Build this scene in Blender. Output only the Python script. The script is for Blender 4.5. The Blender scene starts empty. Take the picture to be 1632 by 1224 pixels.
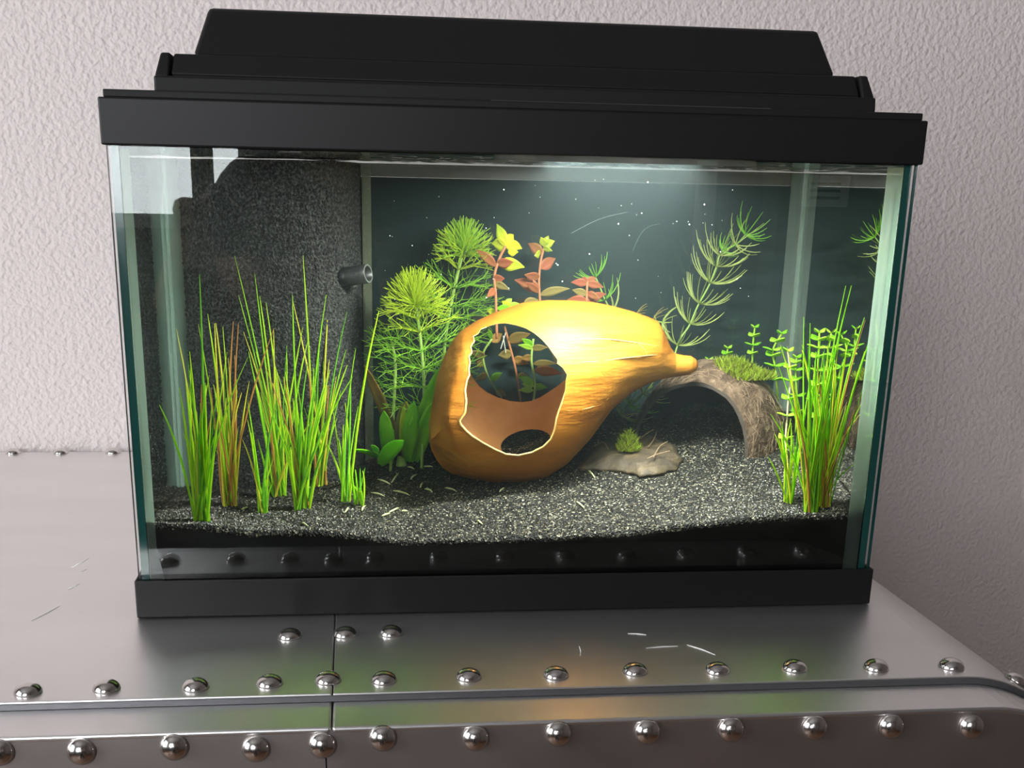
import bpy, bmesh, math, random
from mathutils import Vector, Matrix, noise
random.seed(7)
S = bpy.context.scene
COL = S.collection

# ------------------------------------------------------------------ camera
F = 1881.9; PX0, PY0 = 785.26, 919.16           # focal length and principal point (the photo is a crop)
PITCH, YAW, ROLL = .3059, .1203, -.02
CAM = Vector((.1175, -.6147, .2162))
def _R():
    c, s = math.cos(YAW), math.sin(YAW);   A = Matrix(((c, -s, 0), (s, c, 0), (0, 0, 1)))
    c, s = math.cos(PITCH), math.sin(PITCH); B = Matrix(((1, 0, 0), (0, c, -s), (0, s, c)))
    c, s = math.cos(ROLL), math.sin(ROLL); D = Matrix(((c, 0, -s), (0, 1, 0), (s, 0, c)))
    return D @ B @ A
RM = _R()
cd = bpy.data.cameras.new('camera'); cam = bpy.data.objects.new('camera', cd); COL.objects.link(cam)
right, fwd, up = RM[0], RM[1], RM[2]
m = Matrix.Identity(4)
for i in range(3):
    m[i][0] = right[i]; m[i][1] = up[i]; m[i][2] = -fwd[i]; m[i][3] = CAM[i]
cam.matrix_world = m
cd.sensor_width = 36; cd.lens = F / 1632 * 36
cd.shift_x = (816 - PX0) / 1632; cd.shift_y = (PY0 - 612) / 1632
cd.clip_start = .01
S.camera = cam

# ------------------------------------------------------------------ light
w = bpy.data.worlds.new('sky'); S.world = w; w.use_nodes = True
bg = w.node_tree.nodes['Background']; bg.inputs[0].default_value = (.93, .96, 1, 1); bg.inputs[1].default_value = 14.5
S.view_settings.view_transform = 'Standard'; S.view_settings.look = 'None'
S.view_settings.exposure = 0.0; S.view_settings.gamma = 1; S.view_settings.use_curve_mapping = False
cy = S.cycles
cy.use_denoising = True
cy.max_bounces = 14; cy.transmission_bounces = 12; cy.glossy_bounces = 8; cy.diffuse_bounces = 4; cy.transparent_max_bounces = 24
cy.sample_clamp_indirect = 0
def portal(name, loc, rot, sx, sy):
    l = bpy.data.lights.new(name, 'AREA'); l.shape = 'RECTANGLE'; l.size = sx; l.size_y = sy; l.cycles.is_portal = True
    o = bpy.data.objects.new(name, l); COL.objects.link(o); o.location = loc; o.rotation_euler = rot
XL, XR, YB, YF, ZF, ZC = -1.9, 1.7, -2.6, .456, -.76, 1.65     # room: left, right, rear (behind camera), wall behind tank, floor, ceiling
WIN_B = (-1.3, -.13, .14, 1.2)      # rear window x0 x1 z0 z1
WIN_L = (-1.75, -.35, -.05, 1.3)     # left window y0 y1 z0 z1
portal('rear_window_daylight', ((WIN_B[0]+WIN_B[1])/2, YB-.02, (WIN_B[2]+WIN_B[3])/2), (math.pi/2, 0, 0), WIN_B[1]-WIN_B[0], WIN_B[3]-WIN_B[2])
portal('left_window_daylight', (XL-.02, (WIN_L[0]+WIN_L[1])/2, (WIN_L[2]+WIN_L[3])/2), (math.pi/2, 0, -math.pi/2), WIN_L[1]-WIN_L[0], WIN_L[3]-WIN_L[2])
LED_LOC = (.258, .030, .2378); LED_SIZE = (.080, .022); LED_POWER = 2.2

# ------------------------------------------------------------------ measuring: pixel -> point at depth Y seen through the water
WIN, WOUT, WX0, WX1, WY0, WY1, WZ = 1.33, 1.0, .0073, .4037, .0063, .2, .2392
def ray(px, py):
    v = Vector(((px - PX0) / F, 1, -(py - PY0) / F))
    return (RM.transposed() @ v).normalized()
def at(px, py, Y):
    d = ray(px, py); p = CAM + d * ((WY0 - CAM.y) / d.y)
    qx, qz = d.x / WIN, d.z / WIN; qy = math.sqrt(1 - qx*qx - qz*qz)
    t = (Y - p.y) / qy
    return Vector((p.x + qx*t, Y, p.z + qz*t))
def onz(px, py, z=0.):
    d = ray(px, py); return CAM + d * ((z - CAM.z) / d.z)
def ony(px, py, y):
    d = ray(px, py); return CAM + d * ((y - CAM.y) / d.y)
def lerp_tab(tab, x):
    if x <= tab[0][0]: return tab[0][1]
    for (a, b), (c, d) in zip(tab, tab[1:]):
        if x <= c: return b + (d - b) * (x - a) / (c - a)
    return tab[-1][1]
FRONT = [(.007, .0515), (.035, .0505), (.062, .0465), (.1, .0465), (.145, .0405), (.2, .0412), (.267, .0439), (.32, .0495), (.352, .0519), (.404, .0533)]
REAR = [(.007, .0385), (.06, .042), (.11, .052), (.15, .060), (.2, .076), (.28, .086), (.404, .09)]
def sand_z(x, y):
    t = max(0, min(1, (y - .007) / .193))
    z = lerp_tab(FRONT, x) * (1 - t) + lerp_tab(REAR, x) * t
    return z + .0016 * noise.noise(Vector((x * 45, y * 45, 3.1))) * min(1, t * 6 + .35)
def on_sand(px, py):
    y = .01
    while y < .196:
        p = at(px, py, y)
        if p.z <= sand_z(p.x, p.y): return p
        y += .001
    return at(px, py, .19)

# ------------------------------------------------------------------ helpers
class MB:
    def __init__(s): s.v = []; s.f = []; s.mi = []
    def add(s, vs, fs, mi=0):
        b = len(s.v); s.v += [tuple(v) for v in vs]; s.f += [tuple(i + b for i in f) for f in fs]; s.mi += [mi] * len(fs); return s
    def box(s, x0, x1, y0, y1, z0, z1, mi=0):
        v = [(x, y, z) for z in (z0, z1) for y in (y0, y1) for x in (x0, x1)]
        return s.add(v, [(0,2,3,1), (4,5,7,6), (0,1,5,4), (2,6,7,3), (0,4,6,2), (1,3,7,5)], mi)
    def tube(s, pts, rad, n=6, mi=0, cap=True):
        pts = [Vector(p) for p in pts]; k = len(pts)
        if not hasattr(rad, '__len__'): rad = [rad] * k
        vs = []; ref = None
        for i, p in enumerate(pts):
            t = (pts[min(i+1, k-1)] - pts[max(i-1, 0)])
            t = t.normalized() if t.length > 1e-9 else Vector((0, 0, 1))
            if ref is None: ref = Vector((0, 1, 0)) if abs(t.y) < .9 else Vector((1, 0, 0))
            a = (ref - t * ref.dot(t)).normalized(); b = t.cross(a); ref = a
            for j in range(n):
                q = 2 * math.pi * j / n
                vs.append(p + (a * math.cos(q) + b * math.sin(q)) * rad[i])
        fs = [(i*n+j, i*n+(j+1) % n, (i+1)*n+(j+1) % n, (i+1)*n+j) for i in range(k-1) for j in range(n)]
        if cap: fs += [tuple(range(n))[::-1], tuple((k-1)*n + j for j in range(n))]
        return s.add(vs, fs, mi)
    def ribbon(s, pts, wid, side, fold=.25, mi=0, thick=.0003):
        """leaf blade: centre line, half widths, side direction; folded along its midrib, with thickness"""
        pts = [Vector(p) for p in pts]; k = len(pts); vs = []
        for sg in (1, -1):
            for i, p in enumerate(pts):
                t = (pts[min(i+1, k-1)] - pts[max(i-1, 0)]).normalized()
                sd = (side - t * side.dot(t)).normalized(); nn = t.cross(sd)
                h = wid[i]; o = nn * (thick * sg)
                vs += [p - sd*h + nn*h*fold + o, p - sd*h*.5 + nn*h*fold*.3 + o, p + o, p + sd*h*.5 + nn*h*fold*.3 + o, p + sd*h + nn*h*fold + o]
        fs = []; q = 5 * k
        for i in range(k-1):
            for j in range(4):
                a = i*5+j; fs.append((a, a+1, a+6, a+5)); fs.append((q+a, q+a+5, q+a+6, q+a+1))
            fs.append((i*5, i*5+5, q+i*5+5, q+i*5)); fs.append((i*5+4, q+i*5+4, q+i*5+9, i*5+9))
        return s.add(vs, fs, mi)
    def build(s, name, mats, parent=None, smooth=False, origin=None):
        me = bpy.data.meshes.new(name)
        if origin is not None: s.v = [tuple(Vector(v) - Vector(origin)) for v in s.v]
        me.from_pydata(s.v, [], s.f)
        if not isinstance(mats, (list, tuple)): mats = [mats]
        for mt in mats: me.materials.append(mt)
        if any(s.mi): me.polygons.foreach_set('material_index', s.mi)
        if smooth: me.polygons.foreach_set('use_smooth', [True] * len(me.polygons))
        me.update()
        o = bpy.data.objects.new(name, me); COL.objects.link(o)
        if origin is not None: o.location = origin
        if parent is not None:
            o.parent = parent
            o.matrix_parent_inverse = Matrix.Translation(-parent.location)
        return o
def tag(o, label, cat, group=None, kind=None):
    o['label'] = label; o['category'] = cat
    if group: o['group'] = group
    if kind: o['kind'] = kind
    return o
def struct(o, label=None):
    o['kind'] = 'structure'
    if label: o['label'] = label
    return o
def thing(name, loc, label, cat, group=None):
    o = bpy.data.objects.new(name, None); COL.objects.link(o); o.location = loc; o.empty_display_size = .01
    return tag(o, label, cat, group)
def bevel(o, wd, seg=2):
    b = o.modifiers.new('bevel', 'BEVEL'); b.width = wd; b.segments = seg; b.limit_method = 'ANGLE'
    return o
def fix_normals(o):
    bm = bmesh.new(); bm.from_mesh(o.data); bmesh.ops.recalc_face_normals(bm, faces=bm.faces); bm.to_mesh(o.data); bm.free(); return o
def outward(o):
    bm = bmesh.new(); bm.from_mesh(o.data)
    if bm.calc_volume(signed=True) < 0: bmesh.ops.reverse_faces(bm, faces=bm.faces); bm.to_mesh(o.data)
    bm.free(); return o
def boolean(o, cutters):
    for c in cutters:
        md = o.modifiers.new('cut', 'BOOLEAN'); md.object = c; md.operation = 'DIFFERENCE'; md.solver = 'EXACT'
    dg = bpy.context.evaluated_depsgraph_get()
    me = bpy.data.meshes.new_from_object(o.evaluated_get(dg)); o.modifiers.clear(); o.data = me
    for c in cutters: bpy.data.objects.remove(c)
    return o
def bez(p0, p1, p2, n=8):
    return [p0*(1-t)**2 + p1*2*t*(1-t) + p2*t*t for t in [i/(n-1) for i in range(n)]]
def spline(pts, n=6):
    pts = [Vector(p) for p in pts]; P = [pts[0]*2-pts[1]] + pts + [pts[-1]*2-pts[-2]]; out = []
    for i in range(1, len(P)-2):
        for k in range(n):
            t = k/n; a, b, c, d = P[i-1], P[i], P[i+1], P[i+2]
            out.append(.5*((2*b) + (c-a)*t + (2*a-5*b+4*c-d)*t*t + (3*b-a-3*c+d)*t*t*t))
    return out + [pts[-1]]
rnd = random.uniform

# ------------------------------------------------------------------ materials
def mat(name, col, rough=.5, metal=0., spec=.5, **kw):
    M = bpy.data.materials.new(name); M.use_nodes = True; b = M.node_tree.nodes['Principled BSDF']
    b.inputs['Base Color'].default_value = (*col, 1); b.inputs['Roughness'].default_value = rough; b.inputs['Metallic'].default_value = metal
    b.inputs['Specular IOR Level'].default_value = spec
    for k, v in kw.items(): b.inputs[k].default_value = v
    return M
def nodes(M):
    nt = M.node_tree; return nt, nt.nodes, nt.links, nt.nodes['Principled BSDF']
def noise_col(M, scale, cols, pos=None, detail=6, stretch=(1, 1, 1), kind='noise'):
    nt, N, L, b = nodes(M)
    tc = N.new('ShaderNodeTexCoord'); mp = N.new('ShaderNodeMapping'); mp.inputs['Scale'].default_value = stretch
    L.new(tc.outputs['Object'], mp.inputs[0])
    if kind == 'noise':
        t = N.new('ShaderNodeTexNoise'); t.inputs['Scale'].default_value = scale; t.inputs['Detail'].default_value = detail; out = t.outputs[0]
    else:
        t = N.new('ShaderNodeTexVoronoi'); t.inputs['Scale'].default_value = scale
        sp = N.new('ShaderNodeSeparateColor'); L.new(t.outputs['Color'], sp.inputs[0]); out = sp.outputs[0]
    L.new(mp.outputs[0], t.inputs['Vector'])
    r = N.new('ShaderNodeValToRGB'); e = r.color_ramp.elements
    while len(e) < len(cols): e.new(.5)
    for i, c in enumerate(cols):
        e[i].position = pos[i] if pos else i/(len(cols)-1); e[i].color = (*c, 1)
    L.new(out, r.inputs[0]); L.new(r.outputs[0], b.inputs['Base Color'])
    return t, mp, r
def bump(M, scale, strength, dist=.001, detail=4, kind='noise', stretch=(1, 1, 1)):
    nt, N, L, b = nodes(M)
    tc = N.new('ShaderNodeTexCoord'); mp = N.new('ShaderNodeMapping'); mp.inputs['Scale'].default_value = stretch
    t = N.new('ShaderNodeTexNoise' if kind == 'noise' else 'ShaderNodeTexVoronoi'); t.inputs['Scale'].default_value = scale
    if kind == 'noise': t.inputs['Detail'].default_value = detail
    bp = N.new('ShaderNodeBump'); bp.inputs['Strength'].default_value = strength; bp.inputs['Distance'].default_value = dist
    L.new(tc.outputs['Object'], mp.inputs[0]); L.new(mp.outputs[0], t.inputs['Vector'])
    L.new(t.outputs[0], bp.inputs['Height'])
    if b.inputs['Normal'].is_linked: L.new(b.inputs['Normal'].links[0].from_socket, bp.inputs['Normal'])
    L.new(bp.outputs[0], b.inputs['Normal'])
def leafmat(name, col, col2=None, trans=.45, rough=.45):
    M = mat(name, col, rough, spec=.3)
    nt, N, L, b = nodes(M)
    if col2: noise_col(M, 60, [col, col2], [.4, .65], 2)
    tr = N.new('ShaderNodeBsdfTranslucent'); mx = N.new('ShaderNodeMixShader'); mx.inputs[0].default_value = trans
    tr.inputs[0].default_value = (*col, 1)
    if b.inputs['Base Color'].is_linked: L.new(b.inputs['Base Color'].links[0].from_socket, tr.inputs[0])
    L.new(b.outputs[0], mx.inputs[1]); L.new(tr.outputs[0], mx.inputs[2]); L.new(mx.outputs[0], N['Material Output'].inputs[0])
    return M
def glassmat(name, tint, ior):
    M = bpy.data.materials.new(name); M.use_nodes = True; nt = M.node_tree; N = nt.nodes; L = nt.links; N.clear()
    o = N.new('ShaderNodeOutputMaterial'); t = N.new('ShaderNodeBsdfTransparent'); g = N.new('ShaderNodeBsdfGlossy'); x = N.new('ShaderNodeMixShader'); f = N.new('ShaderNodeFresnel')
    t.inputs[0].default_value = (*tint, 1); g.inputs['Roughness'].default_value = 0; f.inputs[0].default_value = ior
    L.new(f.outputs[0], x.inputs[0]); L.new(t.outputs[0], x.inputs[1]); L.new(g.outputs[0], x.inputs[2]); L.new(x.outputs[0], o.inputs[0])
    return M
M_wall = mat('textured_wall_paint', (.66, .585, .565), .75, spec=.25)
bump(M_wall, 230, .6, .003, 1); bump(M_wall, 520, .2, .001, 2)
M_wall2 = mat('room_paint', (.12, .10, .09), .85)
M_ceil = mat('ceiling_paint', (.28, .27, .26), .9)
M_floor = mat('wood_floor', (.13, .065, .04), .45); noise_col(M_floor, 3, [(.10, .05, .03), (.2, .11, .065)], None, 8, (1, 14, 1))
M_winframe = mat('window_frame_paint', (.75, .74, .72), .5)
M_curtain = mat('brown_curtain', (.3, .19, .11), .9)
M_glass = glassmat('pane_glass', (.965, .985, .975), 1.3)
M_wglass = glassmat('window_glass', (.97, .97, .97), 1.3)
M_edge = mat('green_glass_edge', (.02, .10, .09), .12, spec=.6)
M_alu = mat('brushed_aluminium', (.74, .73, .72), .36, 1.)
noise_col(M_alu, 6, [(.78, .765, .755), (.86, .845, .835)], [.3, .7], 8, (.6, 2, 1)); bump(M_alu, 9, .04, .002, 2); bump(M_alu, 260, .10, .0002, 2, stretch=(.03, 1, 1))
M_aluf = mat('darker_aluminium', (.5, .46, .44), .42, 1.); noise_col(M_aluf, 14, [(.40, .36, .34), (.55, .51, .49)], [.3, .7], 8); bump(M_aluf, 25, .08, .002, 3)  # darker, browner metal for the front panels and carcass
M_seam = mat('dark_sheet_edge', (.16, .16, .17), .45, .8)
M_rivet = mat('polished_rivet', (.74, .71, .68), .17, 1.); bump(M_rivet, 300, .05, .0004, 2)
M_scr = mat('scratch_bright', (.85, .85, .82), .6)
M_black = mat('black_plastic', (.008, .0075, .0078), .42, spec=.24); bump(M_black, 900, .08, .0003, 2)
M_hood = mat('black_hood_plastic', (.0085, .0085, .0083), .52, spec=.2); bump(M_hood, 1500, .10, .0003, 2)
def siliconemat(name, col, clear, through):
    M = mat(name, col, .3, spec=.5); nt, N, L, b = nodes(M)
    tl = N.new('ShaderNodeBsdfTranslucent'); tl.inputs[0].default_value = (*col, 1); tp = N.new('ShaderNodeBsdfTransparent'); tp.inputs[0].default_value = (.9, .97, .95, 1)
    m1 = N.new('ShaderNodeMixShader'); m1.inputs[0].default_value = through; m2 = N.new('ShaderNodeMixShader'); m2.inputs[0].default_value = clear
    L.new(b.outputs[0], m1.inputs[1]); L.new(tl.outputs[0], m1.inputs[2]); L.new(m1.outputs[0], m2.inputs[1]); L.new(tp.outputs[0], m2.inputs[2]); L.new(m2.outputs[0], N['Material Output'].inputs[0])
    return M
M_sil = siliconemat('silicone', (.60, .72, .64), .56, .74)
M_back = mat('dark_backing', (.010, .020, .020), .9, spec=.1); noise_col(M_back, 9, [(.0095, .0185, .0185), (.0135, .025, .024)], [.3, .7], 6)
M_strip = siliconemat('clear_acrylic_strip', (.30, .32, .22), .55, .4)
M_foam = mat('black_filter_foam', (.035, .037, .036), .6, spec=.5)
noise_col(M_foam, 620, [(.016, .016, .016), (.115, .12, .112)], [.42, .75], 3); bump(M_foam, 800, 1., .003, 2)
M_pipe = mat('black_pipe', (.02, .022, .022), .35)
M_pipe_rim = mat('pipe_cut_rim', (.16, .17, .16), .4)
M_sand = mat('dark_sand', (.05, .05, .045), .6, spec=.25)
noise_col(M_sand, 1050, [(.0015, .0015, .0014), (.004, .004, .0034), (.012, .012, .009), (.055, .052, .036), (.28, .26, .19)], [.0, .45, .70, .88, .985], kind='vor')
bump(M_sand, 1050, .8, .0008, kind='vor'); bump(M_sand, 120, .4, .002, 3)
M_sand_side = mat('dark_sand_side', (.008, .006, .005), .8)  # near-black colour for the lower sides and underside of the bed
M_grain = [mat('sand_grain_dark', (.005, .005, .0045), .35, spec=.3), mat('sand_grain_grey', (.025, .0245, .02), .4, spec=.4), mat('sand_grain_tan', (.15, .115, .06), .45), mat('sand_grain_pale', (.36, .34, .27), .4)]
M_shell = mat('orange_shell', (.52, .22, .03), .55, spec=.2)
noise_col(M_shell, 20, [(.21, .066, .006), (.33, .120, .010), (.45, .20, .028)], [.28, .52, .75], 8, (.3, 1, 2.6))
bump(M_shell, 70, .6, .002, 4, stretch=(.25, 1, 2.5)); bump(M_shell, 500, .15, .0006, 3)
M_shell_in = mat('shell_inside', (.30, .13, .035), .55, spec=.2); noise_col(M_shell_in, 22, [(.38, .18, .055), (.58, .33, .13)], [.35, .7], 6); bump(M_shell_in, 80, .25, .0015, 4)
M_curtain = leafmat('brown_curtain_cloth', (.24, .16, .10), trans=.6)
M_shell_rim = mat('shell_broken_rim', (.60, .36, .11), .6)
M_ridge = mat('shell_pale_ridge', (.56, .31, .09), .6)
M_coco = mat('coconut_husk', (.17, .12, .085), .85, spec=.2)
noise_col(M_coco, 160, [(.03, .018, .011), (.085, .055, .036), (.20, .14, .095)], [.25, .5, .8], 8, (1, 1, .4)); bump(M_coco, 330, .9, .0018, 5)
M_coco_in = mat('coconut_inner_shade', (.006, .004, .003), .9, spec=.05)  # near-black colour carries the shade inside the cave
M_coco_rim = mat('coconut_cut_rim', (.035, .025, .018), .7)
M_fib = mat('husk_fibre', (.20, .135, .08), .8)
M_frag = mat('shell_fragment', (.20, .15, .09), .7); noise_col(M_frag, 90, [(.018, .011, .005), (.045, .030, .014), (.105, .070, .028)], [.3, .5, .75], 8); bump(M_frag, 200, .6, .0015, 4)
M_g = [leafmat('grass_green', (.36, .72, .02), trans=.55), leafmat('grass_lime', (.55, .82, .03), trans=.55), leafmat('grass_yellow', (.75, .72, .06)), leafmat('grass_rust', (.55, .27, .06)), leafmat('grass_deep', (.18, .52, .03))]
M_fern = leafmat('fern_lime', (.48, .62, .03)); M_fern2 = leafmat('fern_green', (.24, .50, .03)); M_fernA = leafmat('fern_crown_green', (.36, .60, .03)); M_fern3 = leafmat('fern_shaded', (.05, .16, .02))  # the darkest fern has the dim stem's shade put into its colour
M_stemg = leafmat('stem_green', (.30, .45, .10), trans=.2)
M_ly = leafmat('leaf_yellow', (.72, .70, .03), (.5, .62, .03)); M_lr = leafmat('leaf_salmon', (.44, .12, .06), (.38, .17, .05)); M_lo = leafmat('leaf_olive', (.30, .24, .07)); M_lb = leafmat('leaf_brown', (.36, .20, .04), (.22, .15, .04))
M_lg = leafmat('leaf_bright_green', (.24, .60, .02)); M_ldk = leafmat('leaf_strap_green', (.20, .55, .02), (.30, .62, .03)); M_lp = leafmat('leaf_pale_green', (.40, .66, .05))
M_stemr = leafmat('stem_red', (.42, .17, .08), trans=.2); M_stemp = leafmat('stem_pale', (.62, .55, .32), trans=.2)
M_naj = leafmat('needle_grey_green', (.46, .54, .15)); M_najt = leafmat('needle_tip_green', (.24, .58, .03))
M_moss = [leafmat('moss_olive', (.26, .31, .03)), leafmat('moss_green', (.36, .52, .03)), leafmat('moss_brown', (.12, .10, .03))]
M_clip = leafmat('clipping', (.62, .64, .34), trans=.2)
M_speck = mat('speck', (.75, .8, .78), .6); M_thread = siliconemat('thread', (.2, .26, .24), .75, .3)
M_root = mat('white_root', (.55, .55, .48), .6)
M_water = bpy.data.materials.new('water'); M_water.use_nodes = True
nt = M_water.node_tree; nt.nodes.clear()
_o = nt.nodes.new('ShaderNodeOutputMaterial'); _g = nt.nodes.new('ShaderNodeBsdfGlass'); _g.inputs['IOR'].default_value = 1.33; _g.inputs['Roughness'].default_value = 0
_g.inputs['Color'].default_value = (.985, .995, .99, 1)
_t = nt.nodes.new('ShaderNodeBsdfTransparent'); _m = nt.nodes.new('ShaderNodeMixShader'); _m.inputs[0].default_value = .02     # a little light passes straight through
nt.links.new(_g.outputs[0], _m.inputs[1]); nt.links.new(_t.outputs[0], _m.inputs[2]); nt.links.new(_m.outputs[0], _o.inputs[0])
_v = nt.nodes.new('ShaderNodeVolumeScatter'); _v.inputs['Density'].default_value = .11; _v.inputs['Color'].default_value = (.74, .95, 1, 1)      # faint haze in the water
nt.links.new(_v.outputs[0], _o.inputs['Volume'])
M_lamp = mat('lamp_housing', (.05, .05, .05), .5)

# ------------------------------------------------------------------ room shell
T = .1
struct(MB().box(XL-T, XR+T, YF, YF+T, ZF, ZC).build('wall_back', M_wall), 'pale pinkish textured wall behind the aquarium')
mb = MB()
x0, x1, z0, z1 = WIN_B
mb.box(XL-T, x0, YB-T, YB, ZF, ZC); mb.box(x1, XR+T, YB-T, YB, ZF, ZC); mb.box(x0, x1, YB-T, YB, ZF, z0); mb.box(x0, x1, YB-T, YB, z1, ZC)
struct(mb.build('wall_front', M_wall2))
y0, y1, z0, z1 = WIN_L
mb = MB(); mb.box(XL-T, XL, YB, y0, ZF, ZC); mb.box(XL-T, XL, y1, YF, ZF, ZC); mb.box(XL-T, XL, y0, y1, ZF, z0); mb.box(XL-T, XL, y0, y1, z1, ZC)
struct(mb.build('wall_left', M_wall2))
struct(MB().box(XR, XR+T, YB, YF, ZF, ZC).build('wall_right', M_wall2))
struct(MB().box(XL-T, XR+T, YB-T, YF+T, ZF-T, ZF).build('floor', M_floor))
struct(MB().box(XL-T, XR+T, YB-T, YF+T, ZC, ZC+T).build('ceiling', M_ceil))
def window(name, axis, a0, a1, z0, z1, pos):
    mb = MB(); fw = .035
    def b(u0, u1, w0, w1):
        if axis == 'y': mb.box(u0, u1, pos-.06, pos-.02, w0, w1)
        else: mb.box(pos-.06, pos-.02, u0, u1, w0, w1)
    b(a0, a0+fw, z0, z1); b(a1-fw, a1, z0, z1); b(a0+fw, a1-fw, z0, z0+fw); b(a0+fw, a1-fw, z1-fw, z1)
    c = (a0+a1)/2 + .12; b(c-fw/2, c+fw/2, z0+fw, z1-fw)
    o = struct(mb.build(name, M_winframe))
    for (u0, u1) in ((a0+fw, c-fw/2), (c+fw/2, a1-fw)):
        p = MB()
        if axis == 'y': p.box(u0, u1, pos-.043, pos-.039, z0+fw, z1-fw)
        else: p.box(pos-.043, pos-.039, u0, u1, z0+fw, z1-fw)
        p.build('window_pane', M_wglass, o)
    return o
window('window_1', 'y', *WIN_B, YB); window('window_2', 'x', *WIN_L, XL)
mb = MB(); n = 14
for i in range(n):
    xx0 = -.275 + .055*i/n; xx1 = -.275 + .055*(i+1)/n; yy = YB + .05 + .012*math.sin(i*1.6)
    mb.box(xx0, xx1, yy-.008, yy+.008, -.1, 1.3)
tag(mb.build('curtain', M_curtain), 'narrow brown curtain hanging at the window, reflected in the tank glass', 'curtain')

struct(MB().box(1.03, 1.078, YB, YB+.03, .07, 1.4).build('trim_1', M_winframe))
no = thing('paper_notice', (1.39, YB, .24), 'small pale paper notice on the far wall, mirrored faintly in the tank glass', 'paper')
MB().box(1.32, 1.455, YB+.0005, YB+.003, .225, .305).build('sheet', M_winframe, no)
for zz in (.245, .263, .281): MB().box(1.345, 1.43, YB+.003, YB+.0036, zz, zz+.007).build('printed_line', mat('dark_print', (.05, .05, .08), .8), no)
# ------------------------------------------------------------------ riveted aluminium cabinet
XA, XB, RC = -.62, .412, .07             # flat top from XA to XB, rounded shoulders of radius RC
YTOP, YLIP, YREAR, SHT = -.1085, -.1375, .4495, .0034
def prof(x0, x1, dz=0.):
    """(x,z) points along the top from x0 to x1, going round the shoulders past the flats"""
    pts = []
    if x0 < XA:
        pts.append((XA-RC, -.74))
        for i in range(13): a = math.pi/2*(1-i/12); pts.append((XA - RC*math.sin(a), -RC + RC*math.cos(a)))
    else: pts.append((x0, 0.))
    n = 10
    s = max(x0, XA); e = min(x1, XB)
    for i in range(1, n+1): pts.append((s + (e-s)*i/n, 0.))
    if x1 > XB:
        for i in range(1, 17): a = math.pi/2*i/16; pts.append((XB + RC*math.sin(a), -RC + RC*math.cos(a)))
        pts.append((XB+RC, -.74))
    return pts
def sheet(x0, x1, ya, yb, off, th):
    """bent sheet following the profile, its outer face lowered by off, th thick"""
    P = prof(x0, x1); vs = []; k = len(P)
    nr = []
    for i in range(k):
        a = Vector(P[max(i-1, 0)]); b = Vector(P[min(i+1, k-1)]); t = (b-a).normalized(); nr.append(Vector((-t.y, t.x)))
    for y in (ya, yb):
        for o in (off, off+th):
            for p, q in zip(P, nr): vs.append((p[0]-q.x*o, y, p[1]-q.y*o))
    fs = []
    for i in range(k-1):
        fs += [(i, i+1, 2*k+i+1, 2*k+i), (k+i, 3*k+i, 3*k+i+1, k+i+1), (i, k+i, k+i+1, i+1), (2*k+i, 2*k+i+1, 3*k+i+1, 3*k+i)]
    fs += [(0, 2*k, 3*k, k), (k-1, 2*k-1, 4*k-1, 3*k-1)]
    return vs, fs
cab = thing('metal_cabinet', (0, .15, ZF), 'silver aluminium clad cabinet with rows of dome rivets under the aquarium', 'cabinet')
SEAM = .1055
for a, b in ((XA-1, SEAM-.0003), (SEAM+.0003, XB+1)):
    v, f = sheet(a, b, YTOP, YREAR, 0, SHT); o = fix_normals(MB().add(v, f).build('top_panel', M_alu, cab)); bevel(o, .0006, 2)
    v, f = sheet(a, b, YLIP, YTOP+.004, SHT+.0002, .003); o = fix_normals(MB().add(v, f).build('edge_strip', M_alu, cab)); bevel(o, .0012, 3)
# the narrow dark edge line of the overlapping top sheet
v, f = sheet(XA-1, XB+1, YTOP-.0012, YTOP-.0001, .0008, .0026); fix_normals(MB().add(v, f).build('sheet_edge', M_seam, cab))
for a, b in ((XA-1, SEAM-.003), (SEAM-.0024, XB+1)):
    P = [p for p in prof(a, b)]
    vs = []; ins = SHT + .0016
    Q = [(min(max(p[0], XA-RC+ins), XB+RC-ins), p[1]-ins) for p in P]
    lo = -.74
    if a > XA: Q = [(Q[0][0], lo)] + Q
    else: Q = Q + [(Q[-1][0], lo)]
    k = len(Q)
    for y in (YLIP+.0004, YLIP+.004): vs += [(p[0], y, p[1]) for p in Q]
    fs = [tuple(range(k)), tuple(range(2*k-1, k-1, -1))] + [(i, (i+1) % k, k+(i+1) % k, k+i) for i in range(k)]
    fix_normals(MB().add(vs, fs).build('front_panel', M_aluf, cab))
MB().box(XA-RC+.006, XB+RC-.006, YLIP+.006, YREAR-.002, -.74, -RC-.01).build('carcass', M_aluf, cab)
MB().box(XA-RC+.03, XB+RC-.03, YLIP+.03, YREAR-.02, ZF+.0005, -.74).build('plinth', M_black, cab)
def dome_mesh(r, h, n=20, k=7):
    mb = MB(); vs = []; fs = []
    for i in range(k):
        a = math.pi/2*i/k; q = math.cos(a)
        for j in range(n): t = 2*math.pi*j/n; vs.append((r*q*math.cos(t), r*q*math.sin(t), h*math.sin(a)))
    vs.append((0, 0, h))
    for i in range(k-1):
        for j in range(n): fs.append((i*n+j, i*n+(j+1) % n, (i+1)*n+(j+1) % n, (i+1)*n+j))
    for j in range(n): fs.append(((k-1)*n+j, (k-1)*n+(j+1) % n, k*n))
    fs.append(tuple(range(n))[::-1])
    me = bpy.data.meshes.new('rivet'); me.from_pydata(vs, [], fs); me.materials.append(M_rivet)
    me.polygons.foreach_set('use_smooth', [True]*len(me.polygons)); me.update(); return me
RIV = dome_mesh(.0063, .0047)
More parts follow.
